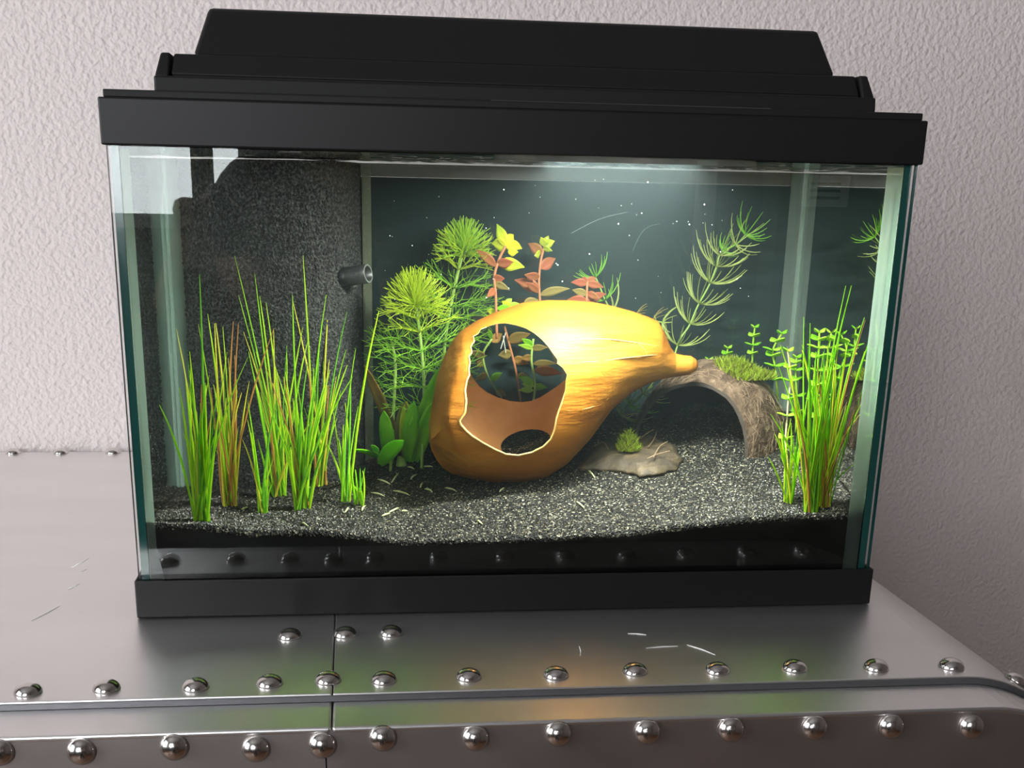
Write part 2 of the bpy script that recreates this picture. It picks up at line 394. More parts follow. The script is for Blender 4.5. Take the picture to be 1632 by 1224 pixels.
def rivet(loc, rot=(0, 0, 0)):
    o = bpy.data.objects.new('rivet', RIV); COL.objects.link(o); o.rotation_euler = rot
    pan = [c for c in cab.children if c.name.startswith('front_panel' if loc[1] < -.13 else 'top_panel')]
    pan = pan[0 if loc[0] < SEAM else 1]
    o.parent = pan; o.location = loc
for u in [(45,1103),(170,1098),(312,1096),(430,1090),(523,1085),(612,1085),(747,1080),(886,1077),(1012,1071),(1143,1070),(1266,1066),(1396,1065),(1516,1063),(462,1015),(550,1012),(623,1010)]:
    p = onz(*u); rivet((p.x, p.y, 0))
for x in (-.0715, -.113, -.155): rivet((x, -.094, 0))
for x in (-.22, -.1789, -.1387, -.0944, -.053, -.012, .03, .07, .11, .15, .19, .23, .27, .31, .35, .39): rivet((x, .443, 0))
a = .55; rivet((XB + RC*math.sin(a), -.094, -RC + RC*math.cos(a)), (0, a, 0))
for u in [(0,1198),(130,1197),(278,1190),(408,1193),(514,1187),(610,1176),(758,1176),(890,1169),(1032,1166),(1165,1162),(1298,1159),(1420,1157),(1548,1157)]:
    p = ony(*u, -.137); rivet((p.x, YLIP+.0004, p.z), (math.pi/2, 0, 0))
for (ax, ay, bx, by) in [(113,905,142,890),(108,940,128,930),(128,912,138,907),(50,990,95,966),(1000,1010,1030,1012),(1095,1028,1140,1044),(923,1030,925,1046),(1030,1033,1080,1030)]:
    p, q = onz(ax, ay), onz(bx, by); p.z = q.z = .00015
    MB().tube([p, (p+q)/2 + Vector((.0006, .0004, 0)), q], [.0001, .00028, .0001], 4).build('scratch', M_scr, cab)

# ------------------------------------------------------------------ aquarium
TW, TD, TH, FB, FT = .411, .2075, .2608, .0215, .0213
tank = thing('aquarium', (TW/2, TD/2, 0), 'small rectangular glass fish tank with black rims, planted and lit inside', 'aquarium')
def ring(name, z0, z1, wall, m, lip=None):
    mb = MB()
    mb.box(0, TW, 0, wall, z0, z1); mb.box(0, TW, TD-wall, TD, z0, z1); mb.box(0, wall, wall, TD-wall, z0, z1); mb.box(TW-wall, TW, wall, TD-wall, z0, z1)
    if lip: mb.box(wall, TW-wall, wall, wall+lip[0], *lip[1:]); mb.box(wall, TW-wall, TD-wall-lip[0], TD-wall, *lip[1:])
    return bevel(mb.build(name, m, tank), .0008, 2)
ring('bottom_rim', 0.0004, FB, .0017, M_black)
ring('top_rim', TH-FT, TH, .0017, M_black, (.006, TH-.006, TH-.003))
def pane(name, x0, x1, y0, y1, z0, z1, faces):
    """faces: the two big faces are clear, the four edges green"""
    mb = MB(); mb.box(x0, x1, y0, y1, z0, z1)
    order = ['z0', 'z1', 'y0', 'y1', 'x0', 'x1']
    for i, k in enumerate(order): mb.mi[i] = 0 if k in faces else 1
    return mb.build(name, [M_glass, M_edge], tank)
pane('front_pane', .0020, .4090, .0020, .0060, .003, .256, ('y0', 'y1'))
pane('back_pane', .0020, .4090, .2005, .2045, .003, .256, ('y0', 'y1'))
pane('side_pane', .0030, .0070, .0062, .2003, .003, .256, ('x0', 'x1'))
pane('side_pane', .4040, .4080, .0062, .2003, .003, .256, ('x0', 'x1'))
pane('bottom_pane', .0072, .4038, .0064, .2002, .003, .0062, ('z0', 'z1'))
# silicone beads in the inner corners (inside the water)
e = .0003
def bead(cx, cy, sx, sy, r, z0=.008, z1=.252, flare=0.):
    n = 7; vs = []; lv = [(z0, 1 + flare), (z0+.012, 1 + flare*.6), (z0+.03, 1), (z1, 1)]
    for z, k in lv:
        vs.append((cx, cy, z))
        for i in range(n):
            a = math.pi/2*i/(n-1); q = r*k*(1 - .32*math.sin(2*a))
            vs.append((cx + sx*q*math.cos(a), cy + sy*q*math.sin(a), z))
    c = n+1; fs = []
    for l in range(len(lv)-1): fs += [(l*c+i, l*c+(i+1) % c, (l+1)*c+(i+1) % c, (l+1)*c+i) for i in range(c)]
    fs += [tuple(range(c))[::-1], tuple((len(lv)-1)*c + i for i in range(c))]
    return fix_normals(MB().add(vs, fs).build('silicone_bead', M_sil, tank))
bead(WX0+e, WY0+e, 1, 1, .0042, z1=WZ-.001, flare=1.2); bead(WX1-e, WY0+e, -1, 1, .0085, z1=WZ-.001)
bead(WX0+e, WY1-e, 1, -1, .007, z1=WZ-.001); bead(WX1-e, WY1-e, -1, -1, .0095, z1=WZ-.001)
MB().box(WX0+.001, WX1-.001, WY1-.0016, WY1-.0008, .02, .2305).build('backing_sheet', M_back, tank)
MB().box(WX0+.001, WX1-.001, WY1-.0016, WY1-.0008, .2307, .2384).build('shade_strip', siliconemat('olive_shade', (.10, .09, .055), .25, .5), tank)  # olive strip added to dim the wall seen above the backing, as shade would
# water: closed body with a faintly rippled surface
nx, ny = 60, 30; vs = []; fs = []
for j in range(ny+1):
    for i in range(nx+1):
        x = WX0 + (WX1-WX0)*i/nx; y = WY0 + (WY1-WY0)*j/ny
        ed = 0 if i in (0, nx) or j in (0, ny) else 1
        vs.append((x, y, WZ + ed*.0005*noise.noise(Vector((x*90, y*90, 1)))))
for j in range(ny):
    for i in range(nx): a = j*(nx+1)+i; fs.append((a, a+1, a+nx+2, a+nx+1))
b = len(vs); c4 = [0, nx, (ny+1)*(nx+1)-1, ny*(nx+1)]
loop = list(range(0, nx)) + [j*(nx+1)+nx for j in range(ny)] + [ny*(nx+1)+i for i in range(nx, 0, -1)] + [j*(nx+1) for j in range(ny, 0, -1)]
vs += [(vs[i][0], vs[i][1], .0068) for i in loop]; k = len(loop)
fs += [(loop[(i+1) % k], loop[i], b+i, b+(i+1) % k) for i in range(k)] + [tuple(range(b+k-1, b-1, -1))]
water = fix_normals(MB().add(vs, fs).build('water', M_water)); tag(water, 'clear water filling the glass tank', 'water', kind='stuff')

# ------------------------------------------------------------------ hood
hood = thing('aquarium_hood', (TW/2, TD/2, TH), 'black plastic stepped lid with a built-in light on top of the aquarium', 'hood')
z = TH
bevel(MB().box(.0022, TW-.0022, .0022, TD-.0015, z, z+.0036).build('base_plate', M_hood, hood), .0006)
def frust(xa, xb, ya, yb, za, xc, xd, yc, yd, zb):
    return [(xa,ya,za),(xb,ya,za),(xb,yb,za),(xa,yb,za),(xc,yc,zb),(xd,yc,zb),(xd,yd,zb),(xc,yd,zb)], [(3,2,1,0),(4,5,6,7),(0,1,5,4),(1,2,6,5),(2,3,7,6),(3,0,4,7)]
bevel(MB().add(*frust(.0245, .3875, .012, .196, z+.0036, .0245, .3875, .013, .196, z+.0112)).build('hood_base', M_hood, hood), .001)
zz = z + .0114
for xa, xb, xc, xd in ((.0247, .0315, .0275, .0322), (.3805, .3873, .3800, .3845)):
    bevel(MB().add(*frust(xa, xb, .014, .196, z+.0106, xc, xd, .020, .19, z+.0222)).build('hinge_ear', M_hood, hood), .001)
bevel(MB().add(*frust(.0325, .3795, .0155, .15, z+.0119, .0335, .3785, .0215, .15, z+.0220)).build('lid_panel', M_hood, hood), .001)
MB().box(.033, .379, .0165, .15, z+.0108, z+.0121).build('lid_gap_shade', mat('gap_shade_black', (.002, .002, .002), .9), hood)  # solid black filler painted for the shade in the groove under the lid
bevel(MB().add(*frust(.0423, .3690, .024, .15, z+.0218, .0490, .3640, .042, .135, z+.0457)).build('light_cover', M_hood, hood), .0022, 3)
bevel(MB().add(*frust(LED_LOC[0]-.07, LED_LOC[0]+.07, LED_LOC[1]-.022, LED_LOC[1]+.022, LED_LOC[2]+.004, LED_LOC[0]-.072, LED_LOC[0]+.072, LED_LOC[1]-.026, LED_LOC[1]+.026, z+.004)).build('light_housing', M_lamp, hood), .001)
MB().box(LED_LOC[0]-.068, LED_LOC[0]+.068, LED_LOC[1]-.0175, LED_LOC[1]-.0155, LED_LOC[2]-.0007, LED_LOC[2]+.006).build('added_lamp_lip', M_lamp, hood)  # added lip that hides most of the lamp's bright face from the camera
l = bpy.data.lights.new('tank_light', 'AREA'); l.shape = 'RECTANGLE'; l.size, l.size_y = LED_SIZE; l.energy = LED_POWER; l.color = (.97, 1., .93)
o = bpy.data.objects.new('tank_light', l); COL.objects.link(o); o.location = LED_LOC
o.parent = hood; o.matrix_parent_inverse = Matrix.Translation(-hood.location)

# ------------------------------------------------------------------ sand bed
SX0, SX1, SY0, SY1 = WX0+.0004, WX1-.0004, WY0+.0004, WY1-.0005
nx, ny = 200, 110; vs = []; fs = []; mi = []
for j in range(ny+1):
    for i in range(nx+1):
        x = SX0 + (SX1-SX0)*i/nx; y = SY0 + (SY1-SY0)*j/ny
        vs.append((x, y, sand_z(x, y) + .0004*noise.noise(Vector((x*400, y*400, 0)))))
for j in range(ny):
    for i in range(nx): a = j*(nx+1)+i; fs.append((a, a+1, a+nx+2, a+nx+1)); mi.append(0)
loop = list(range(0, nx)) + [j*(nx+1)+nx for j in range(ny)] + [ny*(nx+1)+i for i in range(nx, 0, -1)] + [j*(nx+1) for j in range(ny, 0, -1)]
k = len(loop); b = len(vs); vs += [(vs[i][0], vs[i][1], vs[i][2]-.0035) for i in loop]; vs += [(vs[i][0], vs[i][1], .009) for i in loop]
for q, (t0, t1) in enumerate(((None, b), (b, b+k))):
    for i in range(k):
        A0 = loop[i] if t0 is None else t0+i; A1 = loop[(i+1) % k] if t0 is None else t0+(i+1) % k
        fs.append((A1, A0, t1+i, t1+(i+1) % k)); mi.append(q)
fs.append(tuple(range(b+2*k-1, b+k-1, -1))); mi.append(1)
mb = MB(); mb.v = vs; mb.f = fs; mb.mi = mi
sand = mb.build('sand_bed', [M_sand, M_sand_side], None, True)
tag(sand, 'dark grey and black speckled sand sloping across the tank bottom', 'sand', kind='stuff')
mb = MB()
for i in range(26000):
    x = rnd(SX0+.001, SX1-.001); y = SY0+.0008 + (SY1-SY0-.002)*random.random()**1.35; zq = sand_z(x, y); r = rnd(.0003, .00062)
    vs = [(x+r*rnd(.7, 1.2), y, zq+r*.3), (x, y+r*rnd(.7, 1.2), zq+r*.2), (x-r*rnd(.7, 1.2), y, zq+r*.4), (x, y-r*rnd(.7, 1.2), zq+r*.2), (x+r*rnd(-.3, .3), y+r*rnd(-.3, .3), zq+r*rnd(.8, 1.5))]
    mb.add(vs, [(0,1,4), (1,2,4), (2,3,4), (3,0,4)], random.choices((0, 1, 2, 3), (7, 4, 1.0, .6))[0])
g = mb.build('sand_grains', M_grain, sand); g['kind'] = 'stuff'

# ------------------------------------------------------------------ corner filter: bowed foam, two holding strips, outlet pipe
flt = thing('corner_filter', (.06, .17, .045), 'black foam corner filter standing at the left rear of the tank', 'filter')
PA, PC = Vector((WX0+.004, .190)), Vector((.1235, WY1-.003))
def foam_pt(t):      # plan curve from the left pane to the back pane
    a, c = PA, PC; b = Vector((.118, .098))
    return a*(1-t)**2 + b*2*t*(1-t) + c*t*t
nu, nv = 220, 260; vs = []; fs = []
for side in (0, 1):
    for j in range(nv+1):
        for i in range(nu+1):
            p = foam_pt(i/nu); q = foam_pt(min(1, i/nu+.01)) - foam_pt(max(0, i/nu-.01)); nrm = Vector((q.y, -q.x)).normalized()
            zq = .02 + (.238-.02)*j/nv
            h = 0 if side else .0007*noise.noise(Vector((p.x*800, p.y*800, zq*800))) + .0007*noise.noise(Vector((p.x*1500, p.y*1500, zq*1500)))
            pp = p + nrm*h - nrm*(.012 if side else 0)
            pp.y = min(pp.y, WY1-.0022); pp.x = max(pp.x, WX0+.001)
            vs.append((pp.x, pp.y, zq))
    if side == 1: break
B = (nu+1)*(nv+1)
for j in range(nv):
    for i in range(nu): a = j*(nu+1)+i; fs.append((a, a+1, a+nu+2, a+nu+1))
# coarse back sheet closing the block
st = B
for j in range(nv):
    a = j*(nu+1)
    fs.append((st+a, st+a+nu+1, st+a+2*nu+1, st+a+nu)); fs.append((a, a+nu+1, st+a+nu+1, st+a)); fs.append((a+nu, st+a+nu, st+a+2*nu+1, a+2*nu+1))
MB().add(vs, fs).build('foam_sheet', M_foam, flt, True)
MB().box(.1245, .1258, WY1-.011, WY1-.002, .03, .2375).build('holding_strip', M_strip, flt)
MB().box(.1258, .1300, WY1-.0030, WY1-.002, .03, .2375).build('holding_strip', M_strip, flt)
MB().box(WX0+.0006, WX0+.0100, .1860, .1875, .03, .2375).build('holding_strip', M_sil, flt)
MB().box(WX0+.0006, WX0+.0018, .1780, .1860, .03, .2375).build('holding_strip', M_sil, flt)
pa, pb = at(552, 441, .156), at(587, 436, .149)
d = (pb-pa).normalized()
mb = MB(); n = 24; R0, R1 = .0056, .0044; s1 = d.cross(Vector((0, 0, 1))).normalized(); s2 = s1.cross(d)
vs = []
for (c, r) in ((pa - d*.012, R0), (pb, R0), (pb, R1), (pa - d*.012, R1)):
    for j in range(n): q = 2*math.pi*j/n; vs.append(c + (s1*math.cos(q) + s2*math.sin(q))*r)
fs = []; mi = []
for i in range(4):
    for j in range(n): fs.append((i*n+j, i*n+(j+1) % n, ((i+1) % 4)*n+(j+1) % n, ((i+1) % 4)*n+j)); mi.append(1 if i == 1 else 0)
mb.v = [tuple(v) for v in vs]; mb.f = fs; mb.mi = mi
fix_normals(mb.build('outlet_pipe', [M_pipe, M_pipe_rim], flt, True))['label'] = 'black outlet pipe with open end'

# ------------------------------------------------------------------ hollow shell
YC = .110
SEC = [  # px column, top, bottom, depth half-extent
 (684, 672, 702, .004), (688, 648, 718, .010), (697, 600, 735, .017), (708, 568, 748, .025), (722, 543, 757, .035), (734, 529, 761, .0445), (741, 524, 763, .0488), (760, 511, 766, .0500), (790, 497, 769, .0512), (830, 484, 770, .0518),
 (870, 479, 761, .0505), (905, 479, 738, .0475), (940, 482, 700, .0420), (975, 488, 652, .034), (1005, 495, 627, .0275), (1030, 504, 613, .0230), (1045, 511, 607, .020), (1056, 530, 604, .0155), (1066, 552, 602, .0115), (1074, 563, 601, .0085), (1088, 566, 599, .0072), (1100, 567, 597, .0066), (1108, 572, 592, .0046), (1112, 579, 586, .001)]
def shell_rings(th):
    rings = []
    cols = []
    for (a, b) in zip(SEC, SEC[1:]):
        n = 4
        for k in range(n): t = k/n; cols.append(tuple(a[i]*(1-t)+b[i]*t for i in range(4)))
    cols.append(SEC[-1])
    N = 72
    for (px, ty, by, rd) in cols:
        pt, pb_ = at(px, ty, YC), at(px, by, YC); c = (pt+pb_)/2; h = (pt.z-pb_.z)/2
        h2 = max(h-th, h*.25); row = []
        for j in range(N):
            a = 2*math.pi*j/N
            ca, sa = math.cos(a), math.sin(a)
            rr = rd
            if px < 860 and ca > 0: rr = lerp_tab([(q_[0], q_[3]) for q_ in SEC], px - lerp_tab([(-1, 30), (-.8, 8), (-.45, -22), (0, -34), (.5, -30), (.8, -15), (1, 0)], sa)*min(1, (860-px)/60))
            r2 = max(rr-th, rr*.25)
            zq = sa*h2; yq = -ca*r2
            k = 1.0 + (.012*math.sin(3*a + px*.012) + .02*noise.noise(Vector((px*.012, ca*1.5, sa*1.5))))*min(1, h/.02)
            if px > 870 and px < 1075: k += (.014*math.exp(-((a-.62)/.16)**2) + .012*math.exp(-((a-.12)/.14)**2) - .008*math.exp(-((a-.38)/.14)**2))*min(1, (px-870)/60)*min(1, (1075-px)/40)
            row.append(Vector((c.x + ((.004 if px < 730 else 0) if th else 0), c.y + yq*k, c.z + zq*k)))
        rings.append(row)
    return rings
mb = MB()
for th, flip in ((0, 0), (.0034, 1)):
    R = shell_rings(th)
    if flip: R = R[6:-22]
    n = len(R[0]); k = len(R); vs = [v for r in R for v in r]; fs = []
    for i in range(k-1):
        for j in range(n):
            f = (i*n+j, i*n+(j+1) % n, (i+1)*n+(j+1) % n, (i+1)*n+j); fs.append(f[::-1] if flip else f)
    f0 = tuple(range(n))[::-1]; f1 = tuple((k-1)*n+j for j in range(n))
    fs += [f0[::-1], f1[::-1]] if flip else [f0, f1]
    mb.add(vs, fs, flip)
base_pt = at(800, 768, YC)
shell = thing('conch_shell', (base_pt.x, YC, base_pt.z), 'large hollow orange brown conch shell with a wide broken opening, on the sand', 'shell')
body = mb.build('shell_body', [M_shell, M_shell_in, M_shell_rim], shell, True)
outward(body)
from mathutils.bvhtree import BVHTree
SHELL_BVH = BVHTree.FromPolygons([v.co.copy() for v in body.data.vertices], [tuple(p.vertices) for p in body.data.polygons])
def on_shell(px, py):
    a, b = at(px, py, .02), at(px, py, YC)
    h = SHELL_BVH.ray_cast(a, (b-a).normalized())
    return h[0] if h[0] else b
def cutter(poly, ya, yb, mats, mi):
    k = len(poly); vs = [at(x, y, ya) for x, y in poly] + [at(x, y, yb) for x, y in poly]
    fs = [tuple(range(k)), tuple(range(2*k-1, k-1, -1))] + [(i, (i+1) % k, k+(i+1) % k, k+i) for i in range(k)]
    o = MB().add(vs, fs).build('cutter', mats); o.data.polygons.foreach_set('material_index', [mi]*len(o.data.polygons)); return fix_normals(o)
HOLE = [(776,521),(790,516),(806,515),(822,518),(838,523),(852,531),(864,541),(874,552),(883,565),(889,573),(888,579),(897,586),(904,597),(902,606),(901,622),(896,640),(888,662),(884,684),(878,700),(866,712),(848,721),(826,726),(806,724),(788,716),(768,705),(752,695),(742,686),(734,677),(732,670),(741,658),(743,640),(741,622),(744,606),(748,598),(747,588),(749,578),(747,568),(752,562),(750,552),(756,544),(754,536),(762,532),(766,525)]
MS = [M_shell, M_shell_in, M_shell_rim]
cut1 = cutter(HOLE, .03, YC-.002, MS, 2)
back = [(828+88*math.cos(a) + 3*math.sin(5*a), 565+(74 if math.sin(a) > 0 else 72)*math.sin(a)+2*math.cos(4*a)) for a in [2*math.pi*i/32 for i in range(32)]]
cut2 = cutter(back, YC+.012, .192, MS, 1)
low = [(838+40*math.cos(a), 706+21*math.sin(a)-6*math.cos(a)) for a in [2*math.pi*i/24 for i in range(24)]]
cut3 = cutter(low, YC-.012, .16, MS, 1)
boolean(body, [cut1, cut2, cut3])
body.data.polygons.foreach_set('use_smooth', [True]*len(body.data.polygons))
em = body.modifiers.new('edge', 'EDGE_SPLIT'); em.split_angle = math.radians(38)
# pale growth ridges lying on the surface
RIMP = [on_shell(x, y) for x, y in HOLE]
def rim_r(i):
    x, y = HOLE[i % len(HOLE)]
    return .0001 if (x > 800 and y < 640) else .0002 + .0004*max(0, min(1, (y-560)/110)) + (.0002 if x < 760 else 0)
P = RIMP + RIMP[:1]; mb = MB(); mb.tube(P, [rim_r(i) for i in range(len(P))], 6); mb.build('broken_rim', M_shell_rim, shell, True)['label'] = 'pale broken edge of the opening'
for pts, r in (([(890,545),(930,541),(970,541),(1010,546),(1050,552)], .00045), ([(900,575),(940,577),(985,572),(1040,566),(1060,566)], .00035), ([(1018,548),(1026,556),(1031,566)], .0003), ([(905,655),(940,650),(970,635)], .0003)):
    mb = MB(); P = spline([on_shell(*u) for u in pts], 4); mb.tube(P, [r*(.5+.5*math.sin(math.pi*(i+.5)/len(P))) for i in range(len(P))], 6); mb.build('growth_ridge', M_ridge, shell, True)

# ------------------------------------------------------------------ half coconut cave
cc = Vector((.343, .148, .070)); CR = Vector((.0495, .0490, .0555)); ang = math.radians(-36)
coco = thing('coconut_cave', cc, 'brown half coconut shell with an arched opening standing on the sand', 'coconut shell')
mb = MB()
for th, flip in ((0, 0), (.0017, 1)):
    n, k = 56, 26; vs = []; fs = []
    for i in range(1, k):
        ph = math.pi*i/k
        for j in range(n):
            a = 2*math.pi*j/n
            q = Vector((math.sin(ph)*math.cos(a), math.sin(ph)*math.sin(a), math.cos(ph)))
            wob = 1 + .03*noise.noise(q*2.2) + (0 if flip else .012*noise.noise(q*14))
            vs.append((cc.x + q.x*(CR.x-th)*wob, cc.y + q.y*(CR.y-th)*wob, cc.z + q.z*(CR.z-th)*wob))
    top = len(vs); vs += [(cc.x, cc.y, cc.z+CR.z-th), (cc.x, cc.y, cc.z-CR.z+th)]
    for i in range(k-2):
        for j in range(n): f = (i*n+j, (i+1)*n+j, (i+1)*n+(j+1) % n, i*n+(j+1) % n); fs.append(f[::-1] if flip else f)
    for j in range(n):
        f = (top, j, (j+1) % n); g2 = (top+1, (k-2)*n+(j+1) % n, (k-2)*n+j); fs += [f[::-1], g2[::-1]] if flip else [f, g2]
    mb.add(vs, fs, flip)
MC = [M_coco, M_coco_in, M_coco_rim]
cb = outward(mb.build('husk', MC, coco, True))
def cbox(x0, x1, y0, y1, z0, z1, rz=0, mi=2):
    mb = MB().box(x0, x1, y0, y1, z0, z1); M = Matrix.Translation(cc) @ Matrix.Rotation(rz, 4, 'Z'); mb.v = [tuple(M @ Vector(v)) for v in mb.v]
    o = mb.build('cutter', MC); o.data.polygons.foreach_set('material_index', [mi]*6); return o
c1 = cbox(-.1, .1, -.1, -.0290, -.1, .1, ang); c2 = cbox(-.1, .1, -.1, .1, -.1, -.024, 0)
hole = [(1066,700),(1070,668),(1090,648),(1120,640),(1155,645),(1182,662),(1195,700)]
c3 = cutter(hole, cc.y+.012, .1985, MC, 1)
boolean(cb, [c1, c2, c3])
cb.data.polygons.foreach_set('use_smooth', [True]*len(cb.data.polygons))
cb.modifiers.new('edge', 'EDGE_SPLIT').split_angle = math.radians(45)
mb = MB()
for i in range(900):
    a = rnd(0, 6.283); ph = rnd(.15, 1.5); q = Vector((math.sin(ph)*math.cos(a), math.sin(ph)*math.sin(a), math.cos(ph)))
    lq = Matrix.Rotation(-ang, 3, 'Z') @ Vector((q.x*CR.x, q.y*CR.y, 0))
    if lq.y < -.0275: continue
    p = cc + Vector((q.x*CR.x, q.y*CR.y, q.z*CR.z))*1.005; t = q.cross(Vector((rnd(-1, 1), rnd(-1, 1), rnd(-1, 1)))).normalized()
    ln = rnd(.002, .005); mb.tube([p-t*ln, p+q*.0006, p+t*ln], .00013, 3, cap=False)
fb = mb.build('husk_fibres', M_fib, coco); fb['kind'] = 'stuff'

# ------------------------------------------------------------------ broken shell piece lying in front of the cave
fp = on_sand(1005, 752); fr = thing('coconut_fragment', fp, 'flat curved brown husk fragment lying in front of the arched coconut', 'coconut shell')
nu, nv = 26, 14; top = []; 
OUT = [(922,748),(935,728),(958,712),(990,703),(1025,700),(1055,706),(1078,720),(1088,738),(1074,752),(1048,762),(1022,762),(1000,756),(972,752),(945,752)]
cx_, cy_ = 1010, 735
Yf = fp.y + .012
def frag_pt(px, py, k):
    """k=0 rim .. 1 centre"""
    p = on_sand(px, py); p = Vector((p.x, p.y, sand_z(p.x, p.y)))
    return p
random.seed(12)
OUT = [(a_[0]+(b_[0]-a_[0])*t_+rnd(-3.5, 3.5), a_[1]+(b_[1]-a_[1])*t_+rnd(-1.8, 1.8)) for a_, b_ in zip(OUT, OUT[1:]+OUT[:1]) for t_ in (0, .33, .67)]
cen = on_sand(1008, 736); rimp = [on_sand(*u) for u in OUT]
vs = []; N = len(rimp); LV = 7
for off in (0, .0022):
    for l in range(LV):
        t = l/(LV-1)
        for p in rimp:
            q = p.lerp(cen, t); q.z = sand_z(q.x, q.y) + .0022 + .0050*math.sin(t*math.pi/2)**.6 - off + .0016*noise.noise(q*110) + .0008*noise.noise(q*420)
            vs.append(q)
fs = []
for s_ in (0, 1):
    for l in range(LV-1):
        for j in range(N):
            a = s_*LV*N + l*N; f = (a+j, a+(j+1) % N, a+N+(j+1) % N, a+N+j); fs.append(f[::-1] if s_ else f)
for j in range(N): fs.append((j, LV*N+j, LV*N+(j+1) % N, (j+1) % N))
fix_normals(MB().add(vs, fs).build('husk_piece', M_frag, fr, True))
for pts in ([(1040,752),(1050,735),(1062,728)], [(1010,728),(1024,718),(1040,708)], [(1030,755),(1045,748),(1066,742)], [(945,735),(960,728),(968,740)], [(1046,710),(1040,725),(1032,735)]):
    P = []
    for u in pts:
        p = on_sand(*u); p.z = sand_z(p.x, p.y) + .009; P.append(p)
    MB().tube(spline(P, 4), .0003, 4).build('husk_fibre', M_fib, fr)

# ------------------------------------------------------------------ moss tufts
def moss(center, ex, ey, ez, n, label, lean=(0, 0, 1), ln=(.003, .007), surf=None):
    mb = MB()
    for i in range(n):
        a = rnd(0, 6.283); r = math.sqrt(random.random())
        b = Vector((center.x + ex*r*math.cos(a), center.y + ey*r*math.sin(a), center.z))
        b.z = surf(b) if surf else b.z
        b.z += ez*random.random()*(1-r*r)
        d = (Vector(lean) + Vector((rnd(-1, 1), rnd(-1, 1), rnd(-.4, .6)))).normalized(); L = rnd(*ln)
        s = d.cross(Vector((rnd(-1, 1), rnd(-1, 1), rnd(-1, 1)))).normalized()*.00028
        mid = b + d*L*.6 + Vector((rnd(-1, 1), rnd(-1, 1), 0))*.0006
        mb.add([b-s, b+s, mid+s*.7, mid-s*.7, b+d*L], [(0,1,2,3), (3,2,4)], random.choices((0, 1, 2), (4, 3, 1.3))[0])
    o = mb.build('moss_tuft', M_moss, None, origin=center)
    return tag(o, label, 'moss')
mz = 0
def coco_top(b):
    k = 1 - ((b.x-cc.x)/CR.x)**2 - ((b.y-cc.y)/CR.y)**2
    return max(cc.z + CR.z*math.sqrt(max(.05, k)) - .001, mz)
mc = at(1188, 592, .134)
mz = coco_top(Vector((mc.x, .134, 0))) - .0035
moss(Vector((mc.x, .134, coco_top(Vector((mc.x, .134, 0))))), .0185, .012, .0045, 2600, 'olive green moss pad growing on top of the coconut cave', surf=coco_top)
mp = on_sand(1000, 738)
moss(Vector((mp.x, mp.y, mp.z+.0075)), .0060, .005, .011, 1500, 'small bright green moss tuft growing on the husk fragment', ln=(.003, .006))

# ------------------------------------------------------------------ grass clumps
def grass(bx, by, tips, n, hpx, spread, label, w=(.0005, .00085), mats=(5, 5, 2, .5, 2), rad=.004, seed=0):
    random.seed(100+seed)
    b = on_sand(bx, by); root = thing('hairgrass_clump', (b.x, b.y, sand_z(b.x, b.y)), label, 'grass', 'thin green grass clumps rooted in the sand')
    jobs = [(t, True) for t in tips]
    for i in range(int(n*1.35)):
        h = hpx*rnd(.3, .95); sx = random.gauss(0, spread)*(.4+.6*h/hpx); jobs.append(((bx+sx, by-h), False))
    for (tx, ty), _ in jobs:
        q = Vector((b.x + rnd(-rad, rad), b.y + rnd(-rad, rad)*.8, 0)); q.y = max(WY0+.002, q.y); q.z = sand_z(q.x, q.y) - .001
        yt = min(.19, max(.012, q.y + rnd(-.012, .014))); e_ = at(tx, ty, yt)
        e_.x = max(WX0+.003, min(WX1-.003, e_.x)); e_.z = min(e_.z, WZ-.006)
        mid = q.lerp(e_, .55) + Vector((-(e_.x-q.x)*.14 + rnd(-.002, .002), rnd(-.004, .004), .004))
        P = bez(q, mid, e_, 7); r = rnd(*w)
        mb = MB(); mb.tube(P, [r*.9, r, r, r*.95, r*.8, r*.6, r*.22], 3, cap=False)
        mb.build('blade', random.choices(M_g, mats)[0], root, True)
    return root
G = grass
G(322, 830, [(254,645),(281,524),(318,437),(330,745),(300,700),(362,560),(292,690)], 22, 290, 32, 'bright grass clump nearest the left glass at the front of the sand', seed=1)
G(366, 806, [(331,500),(344,515),(372,512),(380,514),(316,516),(342,515),(436,525),(355,520)], 18, 270, 26, 'reddish tinted grass clump just behind the front left clump', mats=(2, 3, 3, 3.2, 1), seed=2)
G(418, 818, [(386,700),(400,690),(440,640),(395,640)], 7, 160, 16, 'thin sparse grass tuft between the two big left clumps', rad=.0025, seed=3)
G(446, 790, [(374,408),(406,436),(414,472),(424,482),(408,560),(436,524),(380,470),(425,600),(396,560)], 16, 290, 34, 'tall grass clump with the highest blades, behind the sparse left tuft', mats=(5, 4, 3, 1.2, 3), seed=4)
G(482, 810, [(438,582),(466,470),(520,470),(490,580),(452,600),(510,640),(455,592),(498,625)], 24, 240, 32, 'dense bright grass clump in the middle of the left group', seed=5)
G(512, 774, [(483,407),(553,497),(492,580),(466,477),(524,470),(536,600)], 10, 260, 26, 'grass clump leaning up in front of the black foam filter', mats=(4, 3, 3, 1.5, 2), seed=6)
G(550, 800, [(604,495),(567,555),(556,640),(540,700),(552,655)], 5, 200, 18, 'thin grass tuft with one long blade crossing the filter edge', rad=.003, seed=7, mats=(5, 5, 0, .4, 2))
G(572, 806, [(560,745),(566,748),(574,746),(582,745),(578,750)], 3, 60, 7, 'short stubby grass tuft in front of the strap leaved plant', rad=.003, seed=8)
G(1257, 802, [(1235,692),(1224,728),(1244,690),(1275,650),(1280,690),(1290,610)], 8, 160, 16, 'small grass tuft in front of the right side of the coconut', rad=.003, seed=9)
